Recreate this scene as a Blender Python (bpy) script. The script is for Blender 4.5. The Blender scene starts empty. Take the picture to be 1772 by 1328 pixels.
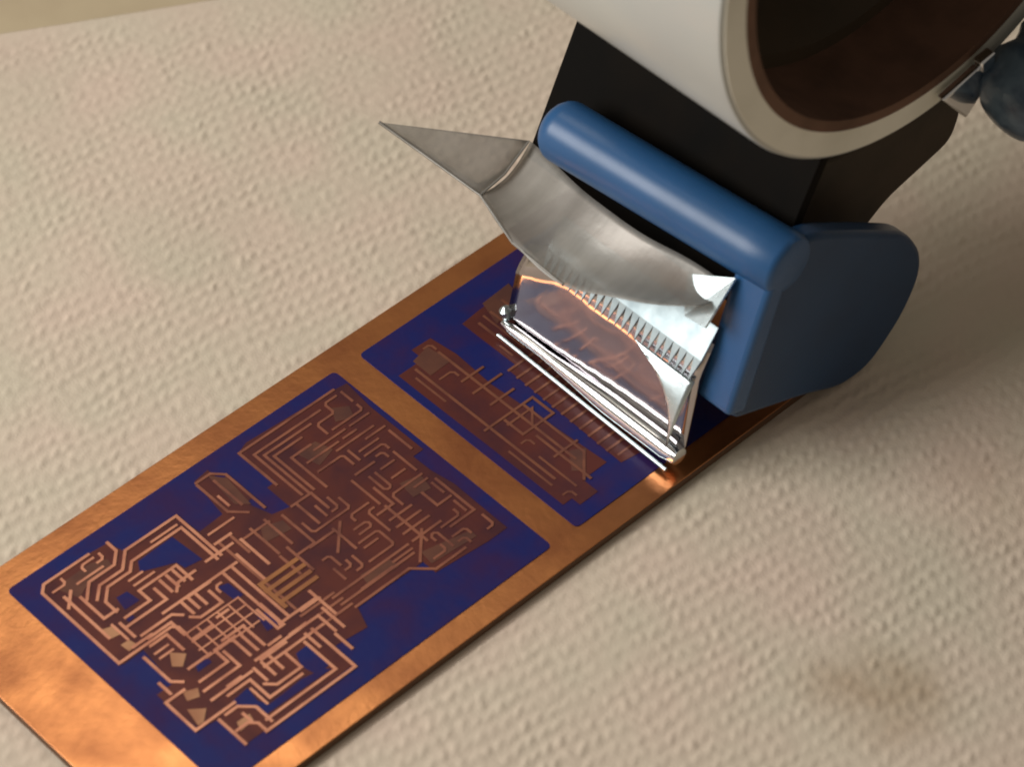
import bpy, math, random
import numpy as np
from mathutils import Matrix, Vector

# ---------------------------------------------------------------- units
# The board frame: x along the board, y across it, z up, one unit = 0.81 mm.
S = 0.00081
scene = bpy.context.scene
col = scene.collection

# ---------------------------------------------------------------- camera
cam_data = bpy.data.cameras.new('camera')
cam = bpy.data.objects.new('camera', cam_data); col.objects.link(cam)
cam_data.sensor_width = 36.0
cam_data.lens = 111.74
cam_data.clip_start = 0.01
cam_data.clip_end = 20.0
Rv = Vector((0.72007163, -0.69370512, 0.01643314))
Uv = Vector((0.5019812, 0.53711883, 0.67787775))
Fv = Vector((0.47907381, 0.47987141, -0.73499096))
Cp = Vector((-189.07704, -321.73602, 445.601)) * S
mw = Matrix((( Rv.x, Uv.x, -Fv.x, Cp.x), (Rv.y, Uv.y, -Fv.y, Cp.y), (Rv.z, Uv.z, -Fv.z, Cp.z), (0, 0, 0, 1)))
cam.matrix_world = mw
cam_data.dof.use_dof = True
cam_data.dof.focus_distance = 606 * S
cam_data.dof.aperture_fstop = 26
scene.camera = cam

# ---------------------------------------------------------------- room light
world = bpy.data.worlds.new('World'); scene.world = world
world.use_nodes = True
bg = world.node_tree.nodes['Background']
bg.inputs['Color'].default_value = (1.0, 0.88, 0.74, 1)
bg.inputs['Strength'].default_value = 0.19

def area(name, loc, target, sx, sy, power, color):
    d = bpy.data.lights.new(name, 'AREA'); d.shape = 'RECTANGLE'
    d.size = sx * S; d.size_y = sy * S; d.energy = power; d.color = color
    o = bpy.data.objects.new(name, d); col.objects.link(o)
    o.location = Vector(loc) * S
    o.rotation_euler = (Vector(target) - Vector(loc)).to_track_quat('-Z', 'Y').to_euler()
    return o
area('window_light', (-680, 420, 560), (100, -40, 0), 680, 560, 7.5, (1.0, 0.98, 0.95))
area('near_end_glare_light', (120, 140, 350), (0, -30, 0), 120, 120, 0.085, (1.0, 0.93, 0.82))  # added lamp, placed so the board's near end mirrors its glare

scene.view_settings.view_transform = 'Standard'
scene.view_settings.look = 'None'
scene.view_settings.gamma = 1.0
scene.view_settings.use_curve_mapping = False
scene.view_settings.exposure = 0.0
scene.render.engine = 'CYCLES'
scene.cycles.filter_width = 1.9
scene.cycles.transparent_max_bounces = 16
scene.render.resolution_x = 1024
scene.render.resolution_y = 768

# ---------------------------------------------------------------- materials
def mat(name, base, rough=0.5, metal=0.0, noise=None, bump=None, coat=0.0, spec=0.5):
    """noise = (scale, second colour, low, high[, detail]); bump = (scale, strength, distance)"""
    m = bpy.data.materials.new(name); m.use_nodes = True
    nt = m.node_tree; b = nt.nodes['Principled BSDF']
    b.inputs['Base Color'].default_value = (*base, 1)
    b.inputs['Roughness'].default_value = rough
    b.inputs['Metallic'].default_value = metal
    b.inputs['Specular IOR Level'].default_value = spec
    if coat: b.inputs['Coat Weight'].default_value = coat; b.inputs['Coat Roughness'].default_value = 0.15
    tc = nt.nodes.new('ShaderNodeTexCoord')
    if noise:
        n = nt.nodes.new('ShaderNodeTexNoise'); n.inputs['Scale'].default_value = noise[0]
        n.inputs['Detail'].default_value = 6
        nt.links.new(tc.outputs['Object'], n.inputs['Vector'])
        r = nt.nodes.new('ShaderNodeValToRGB')
        r.color_ramp.elements[0].position = noise[2]; r.color_ramp.elements[0].color = (*base, 1)
        r.color_ramp.elements[1].position = noise[3]; r.color_ramp.elements[1].color = (*noise[1], 1)
        nt.links.new(n.outputs['Fac'], r.inputs['Fac'])
        nt.links.new(r.outputs['Color'], b.inputs['Base Color'])
        rr = nt.nodes.new('ShaderNodeMapRange')
        rr.inputs['To Min'].default_value = max(rough - 0.08, 0.02); rr.inputs['To Max'].default_value = rough + 0.1
        nt.links.new(n.outputs['Fac'], rr.inputs['Value']); nt.links.new(rr.outputs['Result'], b.inputs['Roughness'])
    if bump:
        n2 = nt.nodes.new('ShaderNodeTexNoise'); n2.inputs['Scale'].default_value = bump[0]; n2.inputs['Detail'].default_value = 4
        nt.links.new(tc.outputs['Object'], n2.inputs['Vector'])
        bm = nt.nodes.new('ShaderNodeBump'); bm.inputs['Strength'].default_value = bump[1]; bm.inputs['Distance'].default_value = bump[2]
        nt.links.new(n2.outputs['Fac'], bm.inputs['Height']); nt.links.new(bm.outputs['Normal'], b.inputs['Normal'])
    return m

M = {}
M['copper'] = mat('copper', (0.80, 0.33, 0.125), 0.30, 1.0, noise=(110, (0.50, 0.19, 0.08), 0.38, 0.72), bump=(900, 0.15, 0.0002))
M['laminate'] = mat('laminate', (0.10, 0.045, 0.018), 0.6, bump=(2500, 0.3, 0.0002))
M['resist'] = mat('blue resist', (0.011, 0.016, 0.118), 0.40, noise=(170, (0.032, 0.013, 0.080), 0.36, 0.68), bump=(700, 0.2, 0.0002), spec=0.2)
M['etched'] = mat('dark copper', (0.115, 0.025, 0.018), 0.42, 0.15, noise=(160, (0.065, 0.016, 0.022), 0.4, 0.7), spec=0.35)
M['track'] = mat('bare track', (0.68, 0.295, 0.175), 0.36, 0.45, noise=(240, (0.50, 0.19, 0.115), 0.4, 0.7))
M['track_dim'] = mat('dimmed track', (0.36, 0.132, 0.078), 0.38, 0.45, noise=(240, (0.21, 0.072, 0.050), 0.4, 0.7))  # far-half tracks, the weaker sheen there put into a darker copper
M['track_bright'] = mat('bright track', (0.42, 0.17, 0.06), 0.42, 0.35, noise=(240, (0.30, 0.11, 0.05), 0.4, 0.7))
M['track_faint'] = mat('far dimmed track', (0.27, 0.10, 0.055), 0.40, 0.4, noise=(200, (0.15, 0.05, 0.036), 0.4, 0.7))  # second panel's tracks, dim light over them put into the colour
M['pad'] = mat('bare pad', (0.50, 0.25, 0.13), 0.42, 0.4, noise=(200, (0.40, 0.17, 0.09), 0.4, 0.7))
M['pad_dull'] = mat('dull pad', (0.15, 0.055, 0.034), 0.45, 0.3, noise=(200, (0.10, 0.036, 0.028), 0.4, 0.7))
M['blue'] = mat('blue plastic', (0.019, 0.088, 0.225), 0.36, noise=(60, (0.016, 0.074, 0.185), 0.4, 0.7), bump=(1500, 0.06, 0.0001))
M['blue_dark'] = mat('dark blue plastic', (0.035, 0.065, 0.11), 0.3, noise=(160, (0.13, 0.19, 0.25), 0.45, 0.65), bump=(900, 0.3, 0.0004))
M['black'] = mat('black plastic', (0.0025, 0.002, 0.0015), 0.6, noise=(90, (0.006, 0.004, 0.0025), 0.4, 0.7), spec=0.06)
M['blue_shaded'] = mat('shaded blue plastic', (0.011, 0.050, 0.125), 0.36, noise=(45, (0.013, 0.040, 0.095), 0.4, 0.7), bump=(1500, 0.06, 0.0001), spec=0.3)  # same blue plastic, the side panel's shade put into a darker colour
M['frame'] = mat('dark brown frame', (0.045, 0.030, 0.018), 0.5, noise=(90, (0.030, 0.022, 0.014), 0.4, 0.7), spec=0.3)
M['chrome'] = mat('chrome', (0.86, 0.88, 0.90), 0.10, 1.0, bump=(400, 0.04, 0.0002))
M['mirror'] = mat('mirror plate', (0.50, 0.47, 0.48), 0.11, 1.0, noise=(120, (0.42, 0.39, 0.41), 0.4, 0.7), bump=(260, 0.06, 0.0003))
M['steel'] = mat('bright steel', (0.58, 0.66, 0.68), 0.28, 1.0, noise=(300, (0.44, 0.52, 0.54), 0.4, 0.7), bump=(700, 0.10, 0.0002))
M['blade'] = mat('dull blade steel', (0.40, 0.475, 0.50), 0.46, 1.0, noise=(300, (0.30, 0.37, 0.40), 0.4, 0.7), bump=(700, 0.10, 0.0002))
M['clip'] = mat('bright clip', (0.9, 0.9, 0.86), 0.3, 0.0, noise=(200, (0.7, 0.72, 0.70), 0.4, 0.7))
M['tape_white'] = mat('white tape', (0.47, 0.48, 0.45), 0.34, noise=(25, (0.42, 0.44, 0.43), 0.4, 0.65), bump=(150, 0.05, 0.0003))
M['tape_side'] = mat('tape edge', (0.84, 0.82, 0.72), 0.5, noise=(80, (0.70, 0.68, 0.58), 0.4, 0.7))
M['card'] = mat('brown card', (0.15, 0.075, 0.045), 0.8, noise=(160, (0.10, 0.05, 0.03), 0.4, 0.7))
M['hub'] = mat('dark hub', (0.060, 0.045, 0.028), 0.55, noise=(60, (0.085, 0.058, 0.035), 0.4, 0.7), spec=0.3)
M['table'] = mat('beige table', (0.56, 0.46, 0.30), 0.45, noise=(40, (0.50, 0.40, 0.26), 0.4, 0.65), bump=(250, 0.08, 0.0004))

def film_material():
    m = bpy.data.materials.new('clear film'); m.use_nodes = True
    nt = m.node_tree; b = nt.nodes['Principled BSDF']; out = nt.nodes['Material Output']
    b.inputs['Base Color'].default_value = (0.38, 0.365, 0.335, 1)
    b.inputs['Roughness'].default_value = 0.40
    b.inputs['Metallic'].default_value = 0.30
    tc = nt.nodes.new('ShaderNodeTexCoord'); nz = nt.nodes.new('ShaderNodeTexNoise')
    nz.inputs['Scale'].default_value = 170; nz.inputs['Detail'].default_value = 5
    bm = nt.nodes.new('ShaderNodeBump'); bm.inputs['Strength'].default_value = 0.35; bm.inputs['Distance'].default_value = 0.0006
    nt.links.new(tc.outputs['Object'], nz.inputs['Vector']); nt.links.new(nz.outputs['Fac'], bm.inputs['Height'])
    nt.links.new(bm.outputs['Normal'], b.inputs['Normal'])
    mp = nt.nodes.new('ShaderNodeMapping'); mp.inputs['Scale'].default_value = (0.25, 1.0, 0.25)
    n3 = nt.nodes.new('ShaderNodeTexNoise'); n3.inputs['Scale'].default_value = 260; n3.inputs['Detail'].default_value = 6
    rp = nt.nodes.new('ShaderNodeValToRGB')
    rp.color_ramp.elements[0].position = 0.36; rp.color_ramp.elements[0].color = (0.34, 0.325, 0.295, 1)
    rp.color_ramp.elements[1].position = 0.66; rp.color_ramp.elements[1].color = (0.45, 0.43, 0.395, 1)
    nt.links.new(tc.outputs['Object'], mp.inputs['Vector']); nt.links.new(mp.outputs['Vector'], n3.inputs['Vector'])
    nt.links.new(n3.outputs['Fac'], rp.inputs['Fac']); nt.links.new(rp.outputs['Color'], b.inputs['Base Color'])
    tr = nt.nodes.new('ShaderNodeBsdfTransparent'); tr.inputs['Color'].default_value = (0.93, 0.92, 0.90, 1)
    mx = nt.nodes.new('ShaderNodeMixShader')
    fr = nt.nodes.new('ShaderNodeFresnel'); fr.inputs['IOR'].default_value = 1.6
    mr = nt.nodes.new('ShaderNodeMapRange')
    mr.inputs['From Max'].default_value = 0.4
    mr.inputs['To Min'].default_value = 0.45; mr.inputs['To Max'].default_value = 0.80
    nt.links.new(fr.outputs['Fac'], mr.inputs['Value'])
    nt.links.new(mr.outputs['Result'], mx.inputs['Fac'])
    nt.links.new(tr.outputs['BSDF'], mx.inputs[1]); nt.links.new(b.outputs['BSDF'], mx.inputs[2])
    nt.links.new(mx.outputs['Shader'], out.inputs['Surface'])
    return m
M['film'] = film_material()

def towel_material():
    m = bpy.data.materials.new('paper towel'); m.use_nodes = True
    nt = m.node_tree; b = nt.nodes['Principled BSDF']; L = nt.links.new
    b.inputs['Roughness'].default_value = 0.9; b.inputs['Specular IOR Level'].default_value = 0.15
    tc = nt.nodes.new('ShaderNodeTexCoord')
    n = nt.nodes.new('ShaderNodeTexNoise'); n.inputs['Scale'].default_value = 45; n.inputs['Detail'].default_value = 5
    L(tc.outputs['Object'], n.inputs['Vector'])
    r = nt.nodes.new('ShaderNodeValToRGB')
    r.color_ramp.elements[0].position = 0.35; r.color_ramp.elements[0].color = (0.64, 0.56, 0.435, 1)
    r.color_ramp.elements[1].position = 0.68; r.color_ramp.elements[1].color = (0.69, 0.555, 0.445, 1)
    L(n.outputs['Fac'], r.inputs['Fac'])
    # a faint brown drip stain soaked into the paper
    n2 = nt.nodes.new('ShaderNodeTexNoise'); n2.inputs['Scale'].default_value = 160; n2.inputs['Detail'].default_value = 4
    L(tc.outputs['Object'], n2.inputs['Vector'])
    cur = r.outputs['Color']
    for (sx, sy, rad, amt) in STAINS:
        d = nt.nodes.new('ShaderNodeVectorMath'); d.operation = 'DISTANCE'
        L(tc.outputs['Object'], d.inputs[0]); d.inputs[1].default_value = (sx * S, sy * S, 0)
        mr = nt.nodes.new('ShaderNodeMapRange'); mr.interpolation_type = 'SMOOTHSTEP'
        mr.inputs['From Min'].default_value = rad * S; mr.inputs['From Max'].default_value = rad * 0.15 * S
        L(d.outputs['Value'], mr.inputs['Value'])
        mu = nt.nodes.new('ShaderNodeMath'); mu.operation = 'MULTIPLY'
        L(mr.outputs['Result'], mu.inputs[0]); L(n2.outputs['Fac'], mu.inputs[1])
        mu2 = nt.nodes.new('ShaderNodeMath'); mu2.operation = 'MULTIPLY'; mu2.inputs[1].default_value = amt * 2
        L(mu.outputs[0], mu2.inputs[0])
        mx = nt.nodes.new('ShaderNodeMix'); mx.data_type = 'RGBA'
        L(mu2.outputs[0], mx.inputs['Factor']); L(cur, mx.inputs['A']); mx.inputs['B'].default_value = (0.30, 0.17, 0.075, 1)
        cur = mx.outputs['Result']
    L(cur, b.inputs['Base Color'])
    nf = nt.nodes.new('ShaderNodeTexNoise'); nf.inputs['Scale'].default_value = 2600; nf.inputs['Detail'].default_value = 3
    L(tc.outputs['Object'], nf.inputs['Vector'])
    bm = nt.nodes.new('ShaderNodeBump'); bm.inputs['Strength'].default_value = 0.25; bm.inputs['Distance'].default_value = 0.0002
    L(nf.outputs['Fac'], bm.inputs['Height']); L(bm.outputs['Normal'], b.inputs['Normal'])
    return m
STAINS = [(99, -128, 17, 0.40), (92, -118, 9, 0.14), (104, -133, 6, 0.15), (150, -112, 22, 0.14)]
M['towel'] = towel_material()

# ---------------------------------------------------------------- mesh helpers
def empty(name, loc, label, cat):
    o = bpy.data.objects.new(name, None); col.objects.link(o)
    o.location = Vector(loc) * S; o.empty_display_size = 0.01
    o['label'] = label; o['category'] = cat
    return o

ORIGIN = {}
def origin(o):
    p = Vector((0, 0, 0))
    while o is not None:
        p += o.location; o = o.parent
    return p

def build(name, verts, faces, m, parent=None, smooth=False, bevel=0.0, solid=0.0, sharp=40):
    off = origin(parent) if parent else Vector((0, 0, 0))
    me = bpy.data.meshes.new(name)
    me.from_pydata([(v[0] * S - off.x, v[1] * S - off.y, v[2] * S - off.z) for v in verts], [], faces)
    me.materials.append(M[m]); me.update()
    o = bpy.data.objects.new(name, me); col.objects.link(o)
    if parent: o.parent = parent
    if smooth:
        me.shade_smooth()
        try: me.set_sharp_from_angle(angle=math.radians(sharp))
        except Exception: pass
    if solid:
        md = o.modifiers.new('thickness', 'SOLIDIFY'); md.thickness = solid * S; md.offset = 0
    if bevel:
        md = o.modifiers.new('bevel', 'BEVEL'); md.width = bevel * S; md.segments = 3; md.limit_method = 'ANGLE'; md.angle_limit = math.radians(35)
        md.harden_normals = False
        me.shade_smooth()
        try: me.set_sharp_from_angle(angle=math.radians(60))
        except Exception: pass
    return o

def area2(poly):
    return sum(poly[i][0] * poly[(i + 1) % len(poly)][1] - poly[(i + 1) % len(poly)][0] * poly[i][1] for i in range(len(poly))) / 2

def slab_z(poly, z0, z1):
    """polygon in x,y extruded in z"""
    if area2(poly) < 0: poly = poly[::-1]
    n = len(poly)
    v = [(x, y, z0) for x, y in poly] + [(x, y, z1) for x, y in poly]
    f = [tuple(range(n - 1, -1, -1)), tuple(range(n, 2 * n))]
    f += [(i, (i + 1) % n, n + (i + 1) % n, n + i) for i in range(n)]
    return v, f

def slab_y(poly, y0, y1):
    """polygon in x,z extruded in y (y0 < y1)"""
    if area2(poly) < 0: poly = poly[::-1]
    n = len(poly)
    v = [(x, y0, z) for x, z in poly] + [(x, y1, z) for x, z in poly]
    f = [tuple(range(n)), tuple(range(2 * n - 1, n - 1, -1))]
    f += [((i + 1) % n, i, n + i, n + (i + 1) % n) for i in range(n)]
    return v, f

def smooth_poly(poly, r, seg=5, skip=()):
    """round the corners of a polygon"""
    out = []; n = len(poly)
    for i, p in enumerate(poly):
        a = Vector(poly[i - 1]); b = Vector(p); c = Vector(poly[(i + 1) % n])
        ri = r[i] if isinstance(r, (list, tuple)) else r
        if ri <= 0: out.append(tuple(b)); continue
        d1 = min(ri, (a - b).length * 0.45); d2 = min(ri, (c - b).length * 0.45)
        p1 = b + (a - b).normalized() * d1; p2 = b + (c - b).normalized() * d2
        for k in range(seg + 1):
            t = k / seg
            out.append(tuple((1 - t) ** 2 * p1 + 2 * t * (1 - t) * b + t * t * p2))
    return out

def ribbon(pts, w, z0, z1):
    """a flat strip of width w following a polyline in x,y"""
    P = [Vector(p) for p in pts]; n = len(P); left = []; right = []
    for i in range(n):
        d0 = (P[i] - P[i - 1]).normalized() if i else None
        d1 = (P[i + 1] - P[i]).normalized() if i < n - 1 else None
        if d0 is None: d0 = d1
        if d1 is None: d1 = d0
        t = (d0 + d1)
        if t.length < 1e-3: t = d0
        t.normalize(); nrm = Vector((-t.y, t.x))
        k = 1.0 / max(0.6, nrm.dot(Vector((-d0.y, d0.x))))
        q = P[i]
        if i == 0: q = q - d1 * w * 0.5
        if i == n - 1: q = q + d0 * w * 0.5
        left.append(q + nrm * w * 0.5 * k); right.append(q - nrm * w * 0.5 * k)
    v = []; f = []
    for l, r in zip(left, right):
        v += [(l.x, l.y, z1), (r.x, r.y, z1), (l.x, l.y, z0), (r.x, r.y, z0)]
    for i in range(n - 1):
        a = i * 4; b = a + 4
        f += [(a, a + 1, b + 1, b), (a + 1, a + 3, b + 3, b + 1), (a + 2, a, b, b + 2)]
    f += [(0, 2, 3, 1), (n * 4 - 4, n * 4 - 3, n * 4 - 1, n * 4 - 2)]
    return v, f

def lathe_y(profile, cx, cz, seg=96, close=True):
    """profile = [(radius, y)...] turned round an axis along y through (cx, cz)"""
    v = []; f = []; n = len(profile)
    for k in range(seg):
        a = 2 * math.pi * k / seg
        for r, y in profile: v.append((cx + r * math.cos(a), y, cz + r * math.sin(a)))
    m = n if close else n - 1
    for k in range(seg):
        k2 = (k + 1) % seg
        for i in range(m):
            j = (i + 1) % n
            f.append((k * n + i, k * n + j, k2 * n + j, k2 * n + i))
    return v, f

def tube(path, radii, seg=20, caps=True):
    v = []; f = []; n = len(path); P = [Vector(p) for p in path]
    for i in range(n):
        d = (P[min(i + 1, n - 1)] - P[max(i - 1, 0)]).normalized()
        a = d.orthogonal().normalized() if i == 0 else (a - d * a.dot(d)).normalized()
        b = d.cross(a)
        for k in range(seg):
            t = 2 * math.pi * k / seg
            q = P[i] + (a * math.cos(t) + b * math.sin(t)) * radii[i]
            v.append(tuple(q))
    for i in range(n - 1):
        for k in range(seg):
            k2 = (k + 1) % seg
            f.append((i * seg + k, i * seg + k2, (i + 1) * seg + k2, (i + 1) * seg + k))
    if caps:
        f.append(tuple(range(seg - 1, -1, -1))); f.append(tuple((n - 1) * seg + k for k in range(seg)))
    return v, f

def grid(rows):
    """list of equally long rows of points -> quads"""
    n = len(rows[0]); v = [p for r in rows for p in r]; f = []
    for i in range(len(rows) - 1):
        for j in range(n - 1):
            a = i * n + j
            f.append((a, a + 1, a + n + 1, a + n))
    return v, f

# ---------------------------------------------------------------- circuit layout, board coordinates
FILL_NEAR = [
 [(10.2, -34.8), (13.0, -34.8)],
 [(17.4, -20.3), (21.8, -20.3)],
 [(17.4, -18.8), (20.3, -18.8)],
 [(26.1, -14.5), (31.9, -14.5)],
 [(27.6, -31.9), (27.6, -31.0), (28.1, -30.4), (29.0, -30.4)],
 [(17.4, -52.2), (17.4, -56.5)],
 [(15.9, -11.6), (16.9, -11.6), (17.4, -11.1), (17.4, -10.2)],
 [(15.9, -13.0), (10.2, -13.0)],
 [(42.0, -14.5), (42.0, -17.4)],
 [(34.8, -20.3), (40.6, -20.3)],
 [(8.7, -29.0), (8.7, -24.6)],
 [(5.8, -11.6), (8.2, -11.6), (8.7, -11.1), (8.7, -10.2)],
 [(10.2, -36.2), (13.0, -36.2)],
 [(15.9, -10.2), (13.6, -10.2), (13.0, -10.7), (13.0, -11.6)],
]
FILL_FAR = [
 [(74.5, -10.5), (72.0, -10.5), (71.5, -11.0), (71.5, -13.0), (71.0, -13.5), (67.5, -13.5), (67.0, -14.0), (67.0, -16.5)],
 [(74.5, -21.0), (65.5, -21.0)],
 [(62.5, -28.5), (62.5, -36.0)],
 [(58.0, -30.0), (58.0, -32.5), (57.5, -33.0), (49.5, -33.0), (49.0, -32.5), (49.0, -30.0)],
 [(59.5, -42.0), (59.5, -36.5), (60.0, -36.0), (61.0, -36.0)],
 [(53.5, -40.5), (57.5, -40.5), (58.0, -41.0), (58.0, -44.5), (57.5, -45.0), (52.0, -45.0)],
 [(67.0, -25.5), (67.0, -22.5)],
 [(67.0, -30.0), (67.0, -34.0), (66.5, -34.5), (66.0, -34.5), (65.5, -34.0), (65.5, -30.0)],
 [(76.0, -15.0), (76.0, -16.0), (75.5, -16.5), (68.5, -16.5)],
 [(73.0, -24.0), (68.5, -24.0)],
 [(65.5, -25.5), (65.5, -23.0), (65.0, -22.5), (59.5, -22.5)],
 [(49.0, -45.0), (50.0, -45.0), (50.5, -44.5), (50.5, -42.0)],
 [(65.5, -39.0), (65.5, -36.5), (66.0, -36.0), (73.0, -36.0)],
 [(53.5, -42.0), (56.5, -42.0)],
 [(47.5, -43.5), (48.5, -43.5), (49.0, -43.0), (49.0, -42.0)],
 [(67.0, -19.5), (59.5, -19.5)],
 [(53.5, -28.5), (53.5, -31.5)],
 [(76.0, -24.0), (76.0, -30.0)],
 [(64.0, -49.5), (64.0, -48.5), (64.5, -48.0), (65.0, -48.0), (65.5, -48.5), (65.5, -52.5)],
 [(71.5, -19.5), (68.5, -19.5)],
 [(71.5, -18.0), (76.0, -18.0)],
 [(73.0, -28.5), (73.0, -34.5)],
 [(56.5, -36.0), (56.5, -35.0), (57.0, -34.5), (61.0, -34.5)],
 [(73.0, -54.0), (74.0, -54.0), (74.5, -53.5), (74.5, -51.0)],
 [(71.5, -46.5), (71.5, -47.5), (71.0, -48.0), (67.0, -48.0)],
 [(71.5, -22.5), (76.0, -22.5)],
 [(68.5, -25.5), (72.5, -25.5), (73.0, -26.0), (73.0, -27.0)],
 [(61.0, -52.5), (63.5, -52.5), (64.0, -52.0), (64.0, -51.0)],
 [(68.5, -30.0), (71.5, -30.0)],
 [(46.0, -39.0), (47.0, -39.0), (47.5, -39.5), (47.5, -42.0)],
 [(73.0, -39.0), (73.0, -42.0)],
 [(56.5, -28.5), (56.5, -31.0), (56.0, -31.5), (55.0, -31.5)],
 [(70.0, -37.5), (73.0, -37.5)],
 [(46.0, -42.0), (46.0, -45.0)],
 [(68.5, -33.0), (71.5, -33.0)],
 [(67.0, -51.0), (69.5, -51.0), (70.0, -51.5), (70.0, -52.5)],
 [(73.0, -45.0), (73.0, -48.0)],
 [(62.5, -18.0), (70.0, -18.0)],
 [(76.0, -10.5), (76.0, -13.5)],
 [(55.0, -48.0), (59.5, -48.0)],
 [(68.5, -54.0), (68.5, -53.0), (68.0, -52.5), (67.0, -52.5)],
 [(55.0, -37.5), (57.5, -37.5), (58.0, -38.0), (58.0, -38.5), (57.5, -39.0), (55.0, -39.0)],
 [(70.0, -27.0), (71.0, -27.0), (71.5, -27.5), (71.5, -28.5)],
]
FILL2 = [
 [(120.8, -27.2), (120.8, -38.4)],
 [(119.2, -17.6), (120.2, -17.6), (120.8, -18.2), (120.8, -25.6)],
 [(109.6, -25.6), (109.6, -14.4)],
 [(92.0, -20.8), (94.6, -20.8), (95.2, -21.4), (95.2, -22.4)],
 [(119.2, -25.6), (118.2, -25.6), (117.6, -25.0), (117.6, -17.6)],
 [(88.8, -17.6), (88.8, -25.6)],
 [(120.8, -41.6), (120.8, -51.2)],
 [(117.6, -36.8), (117.6, -27.2)],
 [(112.8, -17.6), (112.8, -22.4)],
 [(88.8, -43.2), (88.8, -54.4)],
 [(106.4, -22.4), (106.4, -25.6)],
 [(119.2, -33.6), (119.2, -44.8)],
 [(119.2, -51.2), (119.2, -48.0)],
 [(103.2, -57.6), (111.2, -57.6)],
 [(92.0, -48.0), (92.0, -57.6)],
 [(88.8, -57.6), (89.8, -57.6), (90.4, -58.2), (90.4, -59.2)],
 [(111.2, -59.2), (108.0, -59.2)],
 [(93.6, -44.8), (93.6, -43.8), (93.0, -43.2), (92.0, -43.2)],
 [(96.8, -14.4), (96.8, -13.4), (96.2, -12.8), (95.2, -12.8)],
]
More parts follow.
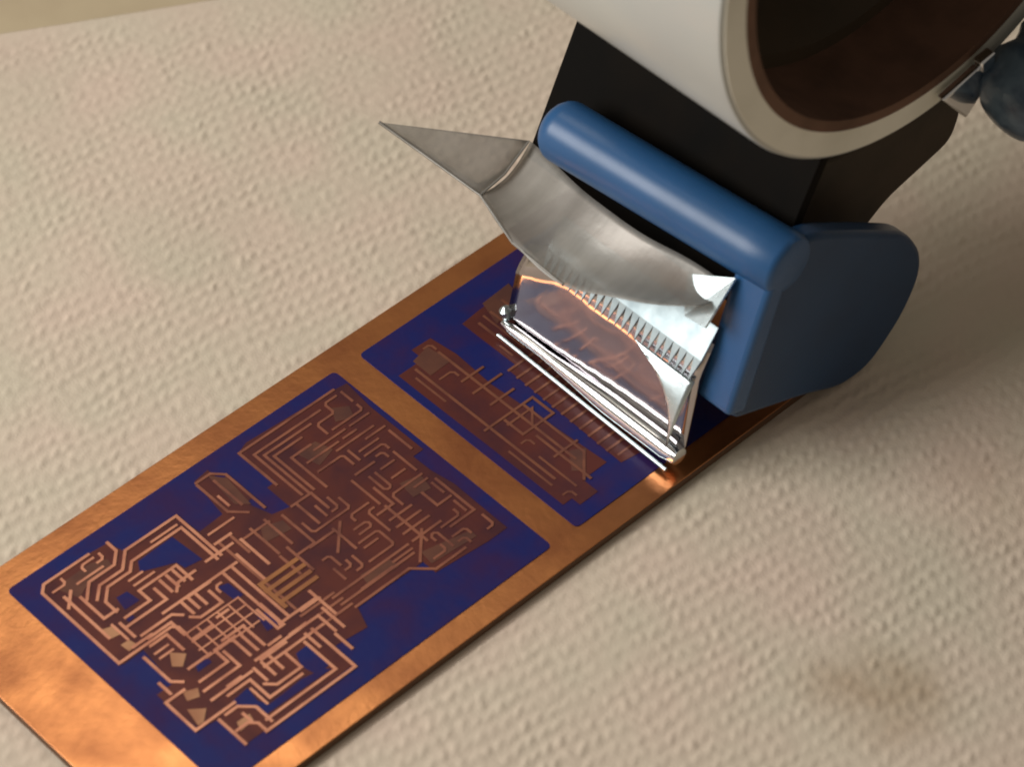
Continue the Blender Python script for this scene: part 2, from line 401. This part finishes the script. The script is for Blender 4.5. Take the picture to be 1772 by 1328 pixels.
LIGHT = [
 [(15.8, -9.0), (8.5, -9.0), (5.6, -9.0), (4.2, -10.4), (4.2, -14.3), (4.2, -25.6), (4.2, -32.1), (9.0, -32.1), (16.1, -32.1), (17.0, -33.0), (17.0, -35.3)],
 [(20.1, -9.2), (20.1, -11.7), (17.7, -14.1), (11.9, -14.1), (9.1, -17.0)],
 [(33.3, -12.8), (22.8, -12.8), (21.3, -12.8), (18.1, -16.0), (12.8, -16.0), (10.4, -18.3)],
 [(32.2, -25.7), (32.2, -15.6), (22.3, -15.6), (20.5, -15.6), (18.8, -17.3), (13.6, -17.3), (11.2, -19.7), (11.2, -22.7)],
 [(33.3, -12.8), (33.3, -16.0), (33.3, -25.4)],
 [(8.6, -15.9), (8.6, -22.5), (11.6, -22.5)],
 [(6.5, -13.9), (6.5, -20.0), (6.5, -26.5)],
 [(25.8, -21.8), (17.2, -21.8), (17.2, -24.9), (11.5, -24.9)],
 [(19.5, -23.4), (19.5, -26.7), (10.2, -26.7)],
 [(11.1, -30.0), (17.9, -30.0), (19.3, -31.4)],
 [(24.6, -22.4), (24.6, -25.5)],
 [(23.0, -22.5), (23.0, -25.8)],
 [(21.4, -22.6), (21.4, -25.9)],
 [(27.4, -25.1), (23.5, -25.1), (22.0, -26.5)],
 [(25.8, -21.8), (25.8, -26.2)],
 [(21.0, -28.9), (21.0, -32.4)],
 [(22.5, -28.9), (22.5, -32.1)],
 [(24.1, -29.1), (24.1, -32.3)],
 [(26.3, -30.5), (26.3, -34.0), (21.3, -34.0), (20.0, -32.7)],
 [(22.4, -28.9), (27.6, -28.9)],
 [(11.5, -31.3), (16.7, -31.3), (16.7, -35.0)],
 [(10.7, -32.9), (14.4, -32.9), (14.4, -37.4)],
 [(8.2, -34.2), (8.2, -36.6), (8.2, -41.4), (9.7, -42.9)],
 [(12.4, -41.4), (15.7, -41.4), (17.3, -41.4)],
 [(12.0, -44.9), (18.3, -44.9), (18.3, -41.4), (22.9, -41.4)],
 [(11.2, -47.0), (19.3, -47.0), (19.3, -42.8)],
 [(10.9, -49.4), (19.9, -49.4)],
 [(13.6, -50.6), (18.6, -50.6), (18.6, -54.3), (18.6, -55.9), (26.0, -55.9)],
 [(4.6, -44.4), (4.6, -47.1), (4.6, -52.5), (9.5, -52.5), (13.3, -52.5)],
 [(4.6, -44.4), (8.7, -44.4)],
 [(9.0, -53.6), (9.0, -57.5), (9.0, -60.5)],
 [(10.6, -53.5), (13.2, -53.5), (15.5, -55.8), (15.5, -59.9)],
 [(9.7, -57.4), (12.2, -57.4), (13.5, -58.7), (13.5, -60.9)],
 [(15.1, -59.1), (23.0, -59.1), (31.1, -59.1)],
 [(13.4, -61.0), (21.0, -61.0), (34.0, -61.0)],
 [(34.0, -60.4), (34.0, -49.6)],
 [(31.1, -59.0), (31.1, -50.9)],
 [(25.5, -41.2), (25.5, -46.4)],
 [(23.9, -41.7), (23.9, -46.4)],
 [(22.2, -42.2), (22.2, -46.4)],
 [(25.6, -40.6), (20.8, -40.6)],
 [(20.7, -49.2), (20.7, -52.6)],
 [(22.6, -49.1), (22.6, -52.6)],
 [(24.5, -49.1), (24.5, -52.5)],
 [(27.0, -50.5), (27.0, -54.6), (21.4, -54.6), (19.8, -53.0)],
 [(22.9, -48.6), (28.6, -48.6)],
 [(30.8, -29.2), (30.8, -34.2), (30.8, -45.0)],
 [(32.9, -29.1), (32.9, -44.7)],
 [(31.0, -39.0), (31.0, -45.3), (29.7, -45.3), (29.7, -39.7)],
 [(35.4, -27.4), (35.4, -35.5)],
 [(34.2, -22.8), (37.8, -22.8)],
 [(38.3, -25.2), (38.3, -32.8)],
 [(17.1, -28.7), (34.1, -28.7)],
 [(22.2, -48.0), (36.8, -48.0)],
 [(22.4, -50.1), (36.0, -50.1)],
 [(36.8, -48.1), (36.8, -52.6)],
 [(38.5, -47.3), (38.5, -52.9)],
 [(35.4, -45.1), (39.6, -45.1)],
 [(30.6, -44.7), (39.2, -44.7)],
 [(39.4, -42.8), (39.4, -49.6)],
 [(36.3, -53.3), (36.3, -57.5)],
 [(30.4, -24.8), (36.5, -24.8)],
 [(32.4, -49.6), (32.4, -53.4)],
 [(30.4, -47.8), (34.0, -47.8)],
 [(10.0, -25.3), (10.0, -29.3)],
 [(8.3, -31.0), (12.4, -31.0)],
 [(8.2, -13.5), (5.5, -16.3)],
 [(6.5, -40.4), (6.5, -43.4)],
 [(17.3, -36.8), (21.4, -36.8)],
 [(23.5, -36.0), (25.9, -36.0)],
 [(14.9, -49.0), (17.8, -49.0)],
 [(12.9, -55.4), (12.9, -57.5)],
 [(26.1, -47.0), (28.7, -47.0)],
]
LATTICE = [
 [(16.9, -35.1), (29.1, -35.1)],
 [(16.7, -37.3), (28.9, -37.3)],
 [(16.4, -39.5), (28.6, -39.5)],
 [(16.2, -41.7), (28.3, -41.7)],
 [(16.9, -35.1), (16.9, -41.7)],
 [(19.4, -35.2), (19.4, -41.8)],
 [(21.8, -35.3), (21.8, -41.9)],
 [(24.2, -35.4), (24.2, -41.9)],
 [(26.7, -35.5), (26.7, -42.0)],
 [(29.1, -35.5), (29.1, -42.1)],
]
ORANGE = [
 [(33.9, -35.6), (42.4, -35.6)],
 [(33.8, -37.5), (42.5, -37.5)],
 [(34.0, -39.4), (42.3, -39.4)],
 [(34.1, -41.2), (42.3, -41.2)],
 [(33.9, -35.6), (33.9, -42.3)],
]
FAINT = [
 [(75.2, -9.0), (54.6, -9.0), (51.7, -9.0), (51.7, -19.6)],
 [(69.8, -11.2), (56.6, -11.2), (53.5, -11.2), (53.5, -24.6)],
 [(66.2, -12.6), (57.1, -12.6), (54.8, -12.6), (54.8, -25.1)],
 [(62.7, -14.0), (57.8, -14.0), (56.0, -14.0), (56.0, -25.1)],
 [(62.8, -16.5), (58.1, -16.5), (58.1, -26.2)],
 [(41.1, -9.2), (44.5, -9.2), (46.5, -11.3), (46.5, -22.2)],
 [(40.9, -9.8), (40.9, -18.5), (43.5, -21.1)],
 [(43.9, -11.1), (43.9, -18.8)],
 [(61.3, -40.3), (66.4, -40.3)],
 [(61.1, -42.4), (66.8, -42.4)],
 [(60.9, -44.4), (67.0, -44.4)],
 [(61.0, -46.8), (67.7, -46.8)],
 [(62.9, -37.3), (62.9, -44.5), (62.9, -48.4)],
 [(74.2, -38.7), (74.2, -49.0), (68.4, -49.0)],
 [(50.3, -25.5), (55.0, -25.5), (55.0, -30.3)],
 [(51.3, -25.7), (51.3, -31.9)],
 [(41.5, -46.8), (59.6, -46.8)],
 [(41.6, -49.0), (59.0, -49.0)],
 [(43.1, -51.1), (56.0, -51.1), (59.5, -54.5), (66.7, -54.5)],
 [(52.2, -34.8), (52.2, -38.9)],
 [(54.2, -34.4), (49.2, -39.4)],
 [(58.6, -51.2), (63.9, -45.9)],
 [(46.3, -35.2), (52.2, -35.2), (52.2, -40.9)],
 [(47.6, -26.0), (47.6, -34.9), (43.6, -34.9)],
 [(34.9, -23.0), (34.9, -34.8), (34.9, -44.0)],
 [(37.5, -23.2), (37.5, -28.4)],
 [(34.6, -46.0), (42.2, -46.0)],
 [(34.9, -48.0), (42.5, -48.0)],
 [(35.2, -50.1), (42.9, -50.1)],
 [(44.5, -24.6), (44.5, -32.1)],
 [(41.2, -24.5), (41.2, -32.3)],
 [(38.3, -25.4), (44.8, -25.4)],
 [(64.3, -32.6), (64.3, -37.8), (60.5, -37.8)],
 [(64.1, -27.8), (68.5, -27.8)],
 [(70.0, -39.5), (70.0, -43.6), (73.3, -43.6)],
 [(46.8, -48.8), (53.9, -48.8)],
 [(40.9, -33.1), (40.9, -38.5)],
 [(43.2, -32.4), (43.2, -39.4)],
]
NAVY = [
 [(21.4, -16.3), (29.6, -16.1), (30.2, -23.9), (26.6, -23.3), (26.3, -21.3), (20.1, -18.5)],
 [(13.2, -20.2), (15.5, -20.4), (15.9, -23.5), (12.6, -23.4)],
 [(28.0, -30.7), (30.0, -31.3), (30.2, -35.2), (28.3, -35.1)],
 [(28.9, -40.3), (30.4, -40.8), (31.1, -44.7), (27.9, -44.4)],
 [(28.3, -51.7), (30.9, -51.6), (31.0, -57.5), (28.0, -58.0), (27.1, -54.5)],
 [(13.3, -52.0), (17.1, -51.6), (16.6, -55.0), (17.5, -56.9), (25.2, -56.6), (29.5, -57.5), (30.6, -58.5), (15.9, -58.2), (15.0, -55.8), (13.2, -53.8)],
 [(13.9, -41.2), (16.5, -41.0), (16.2, -43.0), (13.1, -43.0)],
 [(11.4, -24.6), (12.7, -24.5), (12.8, -25.9), (11.4, -26.0)],
]
PADSO = [
 [(12.2, -36.3), (14.2, -38.5), (11.9, -40.3), (10.5, -39.0)],
 [(6.4, -48.0), (9.0, -50.1), (6.7, -52.1), (5.6, -51.9)],
 [(7.0, -29.1), (8.8, -29.2), (9.2, -31.1), (7.2, -31.2)],
 [(6.6, -24.1), (8.9, -24.9), (8.5, -27.2), (6.8, -26.9)],
 [(10.9, -56.0), (13.7, -56.1), (13.3, -57.7), (10.2, -57.9)],
 [(8.3, -44.6), (10.8, -45.7), (9.8, -47.4), (7.6, -46.6)],
]
PADSB = [
 [(8.3, -10.9), (14.8, -10.8), (17.7, -12.2), (17.3, -14.5), (10.8, -14.6), (8.4, -15.8), (7.9, -14.6), (6.8, -11.6)],
 [(59.4, -16.4), (64.0, -16.4), (65.2, -20.2), (60.7, -21.5)],
 [(43.9, -9.2), (46.1, -12.1), (45.2, -20.0), (43.0, -17.9)],
 [(60.2, -49.7), (70.3, -52.1), (70.2, -53.9), (59.8, -53.0)],
 [(42.8, -25.3), (46.9, -26.9), (46.7, -29.6), (40.9, -28.7)],
 [(68.5, -34.9), (72.8, -35.9), (72.0, -39.8), (68.1, -39.1)],
 [(71.8, -12.2), (74.7, -14.1), (73.4, -16.9), (70.1, -15.4)],
 [(48.6, -46.2), (54.8, -46.8), (55.2, -49.4), (48.0, -49.3)],
]
FOOT = [
 [(16.1, -8.8), (6.0, -8.9), (4.0, -10.7), (4.6, -32.7), (9.2, -32.6), (8.4, -41.9), (4.6, -41.9), (4.6, -44.5), (5.3, -52.6), (9.0, -53.3), (9.1, -60.6), (13.8, -60.6), (34.1, -60.4), (34.5, -55.1), (41.5, -55.9), (43.3, -51.2), (56.5, -51.6), (58.9, -51.6), (58.9, -55.0), (71.0, -56.2), (75.7, -56.2), (75.7, -52.2), (75.9, -41.8), (75.0, -36.5), (74.9, -31.7), (77.5, -31.7), (77.5, -16.8), (78.3, -9.4), (75.2, -9.0), (54.4, -7.8), (51.4, -8.9), (52.2, -18.9), (50.0, -18.9), (50.0, -25.3), (46.4, -24.4), (44.7, -19.0), (46.9, -19.0), (46.9, -11.6), (44.8, -11.6), (44.8, -8.1), (41.2, -8.6), (39.8, -18.2), (34.0, -18.5), (33.4, -12.8), (21.0, -12.4), (20.1, -9.2)],
]
FOOT2 = [
 [(93.2, -11.4), (98.0, -11.6), (98.8, -18.1), (98.2, -28.4), (99.2, -41.5), (100.3, -57.4), (94.0, -57.4), (94.0, -61.4), (89.3, -61.4), (89.3, -59.3), (87.0, -59.3), (87.0, -54.8), (87.0, -40.1), (86.8, -22.9), (86.8, -14.7), (93.2, -14.7)],
 [(105.1, -13.0), (110.3, -12.5), (125.3, -12.5), (125.3, -9.1), (128.2, -9.1), (128.2, -15.1), (122.9, -15.1), (122.9, -56.6), (112.3, -56.6), (112.3, -60.8), (102.2, -59.3), (103.2, -27.9), (105.1, -27.9)],
]
FAINT2 = [
 [(90.3, -15.9), (90.3, -28.4), (90.3, -53.6)],
 [(89.2, -36.2), (101.6, -36.2), (101.6, -41.8), (93.7, -41.8), (93.7, -36.9)],
 [(93.4, -38.1), (99.7, -38.1), (96.7, -41.1)],
 [(95.3, -43.9), (95.3, -58.1)],
 [(99.0, -36.3), (99.0, -52.7), (94.2, -57.5)],
 [(96.6, -15.6), (96.6, -30.0), (96.6, -52.7)],
 [(107.6, -15.3), (107.6, -43.4), (107.6, -55.6)],
 [(111.4, -14.6), (111.4, -56.0)],
 [(115.2, -13.8), (115.2, -56.5)],
 [(94.7, -24.1), (100.0, -24.1)],
 [(94.2, -27.8), (101.3, -27.8)],
 [(94.6, -32.2), (100.3, -32.2)],
 [(94.2, -49.8), (99.9, -49.8)],
 [(103.2, -28.1), (112.9, -28.1)],  # from here on, strips added to reflect as ribs in the cutter plate
 [(103.1, -30.6), (112.8, -30.6)],
 [(103.0, -33.1), (112.7, -33.1)],
 [(103.0, -35.6), (112.6, -35.6)],
 [(102.9, -38.1), (112.5, -38.1)],
 [(102.8, -40.6), (112.4, -40.6)],
 [(102.8, -43.1), (112.3, -43.1)],
 [(102.7, -45.6), (112.3, -45.6)],
 [(102.7, -48.1), (112.2, -48.1)],
 [(102.6, -50.5), (112.1, -50.5)],
 [(102.5, -53.0), (112.0, -53.0)],
 [(102.5, -55.4), (111.9, -55.4)],
]
PADS2 = [
 [(91.4, -13.8), (96.0, -12.9), (96.7, -18.7), (91.3, -18.9)],
 [(97.2, -50.6), (100.0, -52.3), (95.6, -56.0), (94.0, -54.5)],
 [(111.8, -11.7), (119.3, -11.2), (118.1, -16.5), (110.0, -17.6)],
]

# ---------------------------------------------------------------- table and towel
TZ = -2.0                                        # the towel's upper face
tb = build('table_top', *slab_z([(-1500, -1500), (1700, -1500), (1700, 1500), (-1500, 1500)], TZ - 26, TZ - 1.2), 'table')
tb['kind'] = 'structure'; tb['label'] = 'beige table top showing past the edge of the paper towel'

def towel():
    e1 = np.array((0.8767, -0.4810)); e2 = np.array((0.4810, 0.8767))
    step = 0.42
    s = np.arange(-110, 340 + step, step); t = np.arange(-250, 148.0 + step, step)
    Sg, Tg = np.meshgrid(s, t)
    rng = np.random.default_rng(7)
    def noise(cell, amp):
        ns, nt_ = int(len(s) * step / cell) + 4, int(len(t) * step / cell) + 4
        g = rng.normal(size=(nt_, ns))
        a = (Sg - s[0]) / cell; b = (Tg - t[0]) / cell
        i = a.astype(int); j = b.astype(int); fa = a - i; fb = b - j
        fa = fa * fa * (3 - 2 * fa); fb = fb * fb * (3 - 2 * fb)
        return amp * ((g[j, i] * (1 - fa) + g[j, i + 1] * fa) * (1 - fb) + (g[j + 1, i] * (1 - fa) + g[j + 1, i + 1] * fa) * fb)
    X = Sg * e1[0] + Tg * e2[0]; Y = Sg * e1[1] + Tg * e2[1]
    # embossing lattice: short dimples in staggered rows
    rt = np.array((0.720, -0.694)); dp = np.array((0.694, 0.720))
    r = X * rt[0] + Y * rt[1] + noise(9, 0.3) + noise(2.2, 0.2)
    d = X * dp[0] + Y * dp[1] + noise(9, 0.45) + noise(2.2, 0.3)
    w = (-0.6 * r + 0.8 * d) / 3.2               # rows running obliquely across the sheet
    q = r / 2.2 + 0.5 * np.round(w)              # short dimples along each row, staggered
    amp = 0.105 * (1 + noise(14, 0.25) + noise(4, 0.35))
    h = amp * (0.75 * np.cos(2 * np.pi * w) + 0.55 * np.cos(2 * np.pi * q) * np.clip(0.35 + 0.65 * np.cos(2 * np.pi * w), 0, 1))
    h += noise(1.3, 0.035) + noise(30, 0.22)
    edge = np.minimum(np.minimum(Sg - s[0], s[-1] - Sg), np.minimum(Tg - t[0], t[-1] - Tg))
    h *= np.clip(edge / 6, 0.2, 1)
    # pressed flat under the board and the dispenser's foot
    inside = np.minimum(np.minimum(X + 15.5, 148 - X), np.minimum(Y + 70, -Y))
    h = np.where(inside > -1.5, np.minimum(h, 0) - 0.02, h)
    Z = TZ - 0.12 + h
    nv = X.size; V = np.empty((nv, 3), np.float32)
    V[:, 0] = X.ravel() * S; V[:, 1] = Y.ravel() * S; V[:, 2] = Z.ravel() * S
    nr, nc = X.shape
    idx = np.arange(nv).reshape(nr, nc)
    Q = np.stack([idx[:-1, :-1], idx[:-1, 1:], idx[1:, 1:], idx[1:, :-1]], -1).reshape(-1, 4)
    me = bpy.data.meshes.new('paper_towel')
    me.vertices.add(nv); me.vertices.foreach_set('co', V.ravel())
    nq = len(Q); me.loops.add(nq * 4); me.loops.foreach_set('vertex_index', Q.ravel().astype(np.int32))
    me.polygons.add(nq); me.polygons.foreach_set('loop_start', np.arange(0, nq * 4, 4, dtype=np.int32))
    me.update(calc_edges=True); me.shade_smooth()
    me.materials.append(M['towel'])
    o = bpy.data.objects.new('paper_towel', me); col.objects.link(o)
    md = o.modifiers.new('thickness', 'SOLIDIFY'); md.thickness = 0.5 * S; md.offset = -1
    o['label'] = 'off-white embossed paper towel spread out under the copper board'; o['category'] = 'paper towel'
    return o
towel()

# ---------------------------------------------------------------- copper-clad board
board = empty('circuit_board', (66, -35, TZ), 'copper-clad circuit board with two blue resist panels of fine tracks', 'circuit board')
build('laminate', *slab_z([(-15.5, -70), (148, -70), (148, 0), (-15.5, 0)], TZ, -0.22), 'laminate', board, bevel=0.12)
build('copper_sheet', *slab_z([(-15.45, -69.95), (147.95, -69.95), (147.95, -0.05), (-15.45, -0.05)], -0.22, 0.0), 'copper', board, bevel=0.1)

def resist(x0, x1, label):
    poly = smooth_poly([(x0, -64.9), (x1, -64.9), (x1, -5.4), (x0, -5.4)], 1.2, 4)
    o = build('resist_film', *slab_z(poly, 0.0, 0.16), 'resist', board)
    o['label'] = label
    return o
film1 = resist(0.0, 78.7, 'blue resist panel with a dense circuit of copper tracks')
film2 = resist(85.0, 139.0, 'blue resist panel partly under the dispenser cutter')

COUNT = [0]
def patch(name, poly, z1, m, parent):
    COUNT[0] += 1
    return build(name, *slab_z(poly, 0.16, z1 + 0.00035 * (COUNT[0] % 101)), m, parent)
def tracks(lines, w, z1, m, parent):
    for l in lines:
        COUNT[0] += 1                            # crossing strips never share a plane
        build('track', *ribbon(l, w, 0.16, z1 + 0.00035 * (COUNT[0] % 101)), m, parent)

for p in FOOT: patch('bare_copper_area', p, 0.22, 'etched', film1)
for p in NAVY: patch('resist_patch', p, 0.26, 'resist', film1)
for p in PADSB: patch('pad', p, 0.27, 'pad_dull', film1)
for p in PADSO: patch('pad', p, 0.30, 'pad', film1)
tracks(FAINT, 0.55, 0.31, 'track_dim', film1)
tracks(LIGHT, 0.60, 0.33, 'track', film1)
tracks(LATTICE, 0.36, 0.33, 'track', film1)
tracks(ORANGE, 0.9, 0.35, 'track_bright', film1)
tracks(FILL_NEAR, 0.50, 0.33, 'track', film1)
tracks(FILL_FAR, 0.50, 0.31, 'track_dim', film1)
for p in FOOT2: patch('bare_copper_area', p, 0.22, 'etched', film2)
for p in PADS2: patch('pad', p, 0.27, 'pad_dull', film2)
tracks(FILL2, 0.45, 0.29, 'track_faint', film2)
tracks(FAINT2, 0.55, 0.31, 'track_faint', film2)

# ---------------------------------------------------------------- tape dispenser
disp = empty('tape_dispenser', (140, -48, TZ), 'blue plastic tape dispenser with chrome serrated cutter set on the board', 'tape dispenser')

# side panel with its inward front flange
pan = [(115.6, 17.0), (121.6, 36.0), (125.6, 46.0), (128.6, 50.8), (134, 49.4), (146, 41.8), (161.5, 31.0), (166.8, 22.4), (167.2, 15.5), (163.4, 7.2), (155, -0.6), (146, -0.4), (137.4, 4.6), (116, 13.6)]
pan = smooth_poly(pan, [1.5, 8, 4, 4, 4, 8, 4, 4, 4, 5, 4, 6, 6, 1.5], 4)
build('side_panel', *slab_y(pan, -74.3, -69.5), 'blue_shaded', disp, bevel=1.2)
fl = [(113.4, 16.4), (119.8, 38.4), (122.4, 46.6), (127.2, 46.0), (118.4, 14.4)]
build('front_flange', *slab_y(fl, -74.7, -66.2), 'blue', disp, bevel=1.2)

# the round blue cross bar: cantilevered from the panel, free end domed
bp0 = Vector((122.4, -17.5, 45.6)); bp1 = Vector((126.8, -73.4, 46.2))
path = []; rad = []
for k in range(8):
    a = k / 7 * math.pi / 2
    path.append(bp0 + (bp1 - bp0).normalized() * (4.5 - 4.5 * math.cos(a))); rad.append(6.1 * math.sin(a) + 0.05)
for k in range(1, 9): path.append(bp0.lerp(bp1, 0.08 + 0.92 * k / 8)); rad.append(6.1 + 0)
path.append(bp1 + Vector((0.02, -0.9, 0))); rad.append(5.6)
path.append(bp1 + Vector((0.03, -1.3, 0))); rad.append(4.6)
build('cross_bar', *tube(path, rad, 40), 'blue', disp, smooth=True)

# dark guide plate behind the bar
gp = [(137.3, -10.0, 58.2), (124.6, -10.0, 30.0), (124.6, -69.4, 30.0), (139.2, -69.4, 62.6), (139.2, -13.5, 62.6)]
d = Vector((0.915, 0, -0.405)) * 2.4
n = len(gp)
v = gp + [tuple(Vector(p) + d) for p in gp]
f = [tuple(range(n)), tuple(range(2 * n - 1, n - 1, -1))] + [((i + 1) % n, i, n + i, n + (i + 1) % n) for i in range(n)]
build('guide_plate', v, f, 'black', disp, bevel=0.3)

# bright mirror plate with a narrow rolled hem along its lower edge
rows = []
for j in range(25):
    t = j / 24; y = -67.5 + 47.5 * t
    row = []
    for i in range(15):
        k = i / 14; z = 3.4 + (25.0 - 9.0 * max(0, (t - 0.72) / 0.28)) * k
        x = 110.4 + 3.4 * min(k, 0.74) + max(k - 0.74, 0) / 0.26 * 3.4
        x += 0.10 * math.sin(y * 0.55 + 3 * k) * math.sin(math.pi * k) + 0.05 * math.sin(y * 1.7 + 5 * k)
        row.append((x, y, z))
    rows.append(row)
plate = build('cutter_plate', *grid(rows), 'mirror', disp, smooth=True, solid=0.5)
path = []; rad = []
for k in range(17):
    u = k / 16
    path.append((109.3 - 0.6 * u, -20.0 - 47.8 * u, 3.0 + 0.8 * u)); rad.append(1.15 + 1.15 * min(1, max(0, (u - 0.25) / 0.35)) - (0.5 if k in (0, 16) else 0))
build('rolled_hem', *tube(path, rad, 24), 'chrome', disp, smooth=True)
build('hem_lip', *tube([(107.4, -20.6, 1.3), (106.8, -44.0, 1.3), (106.2, -67.0, 1.4)], [0.4, 0.45, 0.45], 12), 'steel', disp, smooth=True)
build('hem_knob', *tube([(110.3, -20.4, 3.6), (110.3, -20.0, 4.6), (110.1, -19.8, 5.8), (110.0, -19.6, 6.6)], [0.8, 1.4, 1.3, 0.3], 20), 'steel', disp, smooth=True)

# serrated blade: a bright strip with a row of teeth
root_x, root_z = 112.9, 26.6; tip_x, tip_z = 110.7, 22.4
nt_ = 23; y0, y1 = -28.0, -67.6
v = []; f = []
def bpnt(x, y, z): v.append((x, y, z)); return len(v) - 1
for k in range(nt_):
    ya = y0 + (y1 - y0) * k / nt_; yb = y0 + (y1 - y0) * (k + 1) / nt_; ym = (ya + yb) / 2
    a = bpnt(116.9, ya, 32.4); b_ = bpnt(116.9, yb, 32.4); c = bpnt(root_x, yb, root_z); d_ = bpnt(root_x, ya, root_z); e = bpnt(tip_x, ym, tip_z)
    f += [(a, d_, c, b_), (d_, e, c)]
bl = build('serrated_blade', v, f, 'blade', disp, solid=0.4)
bl['label'] = 'bright steel strip with a row of saw teeth'
# bright curled corner where the plate meets the flange
rows = []
for j in range(13):
    t = j / 12                                   # along the upper edge, away from the flange
    row = []
    for i in range(13):
        k = i / 12                               # from the upper edge down
        y = -67.3 + 16.0 * t * (1 - 0.75 * k)
        z = 21.5 - 12.5 * k * (1 - 0.80 * t) ** 1.0
        x = 111.8 - 6.4 * k * (1 - 0.8 * t) - 0.5 * math.sin(math.pi * k)
        row.append((x, y, z))
    rows.append(row)
build('curled_corner', *grid(rows), 'steel', disp, smooth=True, solid=0.3)
tab = [(120.2, -67.8, 43.0), (118.5, -58.0, 38.0), (113.8, -62.0, 33.5), (113.2, -67.6, 35.0)]
build('blade_tab', tab, [(0, 1, 2, 3)], 'steel', disp, solid=0.5)

# dark frame under and behind the roll
arm = [(143.5, 50), (158, 46.5), (171, 45), (182.5, 45), (190, 37), (188, 29.5), (170, 25.5), (160, 19.0), (146, 23), (134, 34), (137, 48)]
build('frame_arm', *slab_y(smooth_poly(arm, 3, 4), -62.0, -52.0), 'frame', disp, bevel=0.8)
back = [(138, 36), (150, 30), (176, 100), (176, 132), (160, 142), (146, 132), (143, 108)]
build('axle_arm', *slab_y(smooth_poly(back, 5, 4), -18.6, -14.4), 'frame', disp, bevel=0.8)
build('axle_arm_foot', *slab_y([(138.5, 36), (149, 31), (166, 27), (160, 40)], -52.0, -18.6), 'frame', disp, bevel=0.4)
hubp = [(0.5, -52), (15, -52), (15.5, -44), (40, -42), (46.5, -56), (49.4, -56), (49.4, -24), (12, -24), (12, -18.6), (0.5, -18.6)]
build('hub', *lathe_y(hubp, 160, 118.7, 96, False), 'hub', disp, smooth=True)

# metal bracket and the grip of the handle
br = [(161.8, 66.0), (171.7, 67.9), (176.0, 63.0), (169.8, 56.8)]
build('bracket', *slab_y(br, -77.0, -75.0), 'chrome', disp, bevel=0.4)
br2 = [(170.5, 70.0), (174.5, 70.5), (174.5, 67.5), (171.5, 67.0)]
build('bracket_tip', *slab_y(br2, -78.0, -75.6), 'chrome', disp, bevel=0.5)
path = []; rad = []
for k in range(44):
    u = k / 43
    path.append((170.0 + 70 * u, -84.0, 60.0 + 25 * u)); rad.append(max(0.6, 9.2 * min(1, (u / 0.07) ** 0.5) + 0.7 * math.sin(k * 1.35)))
build('handle_grip', *tube(path, rad, 28), 'blue_dark', disp, smooth=True)

# ---------------------------------------------------------------- roll of tape
roll = empty('tape_roll', (160, -47, 118.7 - 57.4), 'roll of white tape with brown card core held on the dispenser', 'tape')
build('tape_winding', *lathe_y([(51.6, -74.0), (56.6, -74.0), (57.2, -73.7), (57.4, -73.0), (57.4, -21.6), (57.2, -20.8), (56.6, -20.6), (51.6, -20.6)], 160, 118.7, 160), 'tape_white', roll, smooth=True, sharp=30)
build('tape_side_face', *lathe_y([(51.5, -74.25), (56.5, -74.25), (56.5, -74.0), (51.5, -74.0)], 160, 118.7, 160), 'tape_side', roll)
build('card_core', *lathe_y([(49.4, -74.3), (51.6, -74.3), (51.6, -20.4), (49.4, -20.4)], 160, 118.7, 160), 'card', roll)

# ---------------------------------------------------------------- peeled clear film on the tape end
def film():
    # top line hangs from the guide plate, lower edge curls forward over the cutter
    top = [(125.6, -10.0, 33.4), (121.6, -26.0, 36.4), (119.2, -40.0, 38.4), (119.8, -54.0, 39.6), (120.6, -66.0, 39.6)]
    low = [(110.5, -12.0, 30.6), (105.4, -26.0, 31.6), (104.6, -40.0, 31.6), (107.2, -54.0, 36.2), (113.0, -66.0, 39.4)]
    def interp(L, t):
        a = t * (len(L) - 1); i = min(int(a), len(L) - 2); u = a - i
        p0 = Vector(L[max(i - 1, 0)]); p1 = Vector(L[i]); p2 = Vector(L[i + 1]); p3 = Vector(L[min(i + 2, len(L) - 1)])
        return 0.5 * ((2 * p1) + (p2 - p0) * u + (2 * p0 - 5 * p1 + 4 * p2 - p3) * u * u + (3 * p1 - p0 - 3 * p2 + p3) * u ** 3)
    rows = []
    for j in range(41):
        t = j / 40
        a = interp(top, t); b = interp(low, t); r = []
        for i in range(13):
            k = i / 12
            p = a.lerp(b, k); p.z -= 2.6 * math.sin(math.pi * k) * (1 - 0.5 * t); p.x += 0.8 * math.sin(math.pi * k)
            p.z += 0.25 * math.sin(t * 17 + k * 3)
            r.append(tuple(p))
        rows.append(r)
    return rows
fo = empty('clear_film', (112, -30, 28), 'strip of clear peeled film curling out over the metal cutter', 'film')
rows = film()
build('film_strip', *grid(rows), 'film', fo, smooth=True, solid=0.12)
# loose corner that sticks out past the tape's edge
tip = Vector((105.0, 10.0, 37.8)); A_ = Vector((124.2, -11.0, 35.2)); B_ = Vector((110.5, -12.0, 30.6))
rows = []
for j in range(11):
    t = j / 10; a = A_.lerp(tip, t); b = B_.lerp(tip, t); r = []
    for i in range(7):
        k = i / 6; p = a.lerp(b, k); p.z -= 1.6 * math.sin(math.pi * k) * (1 - t)
        r.append(tuple(p))
    rows.append(r)
build('film_corner', *grid(rows), 'film', fo, smooth=True, solid=0.12)
edge = [tuple(Vector(p)) for p in (tip, B_, (105.4, -26.0, 31.6), (104.6, -40.0, 31.6))]
build('film_edge', *tube(edge, [0.35, 0.28, 0.28, 0.2], 10), 'film', fo, smooth=True)
build('film_crease', *tube([tuple(B_), tuple((A_ + B_) / 2 + Vector((0, 0, -1.6))), tuple(A_)], [0.25, 0.22, 0.2], 10), 'film', fo, smooth=True)
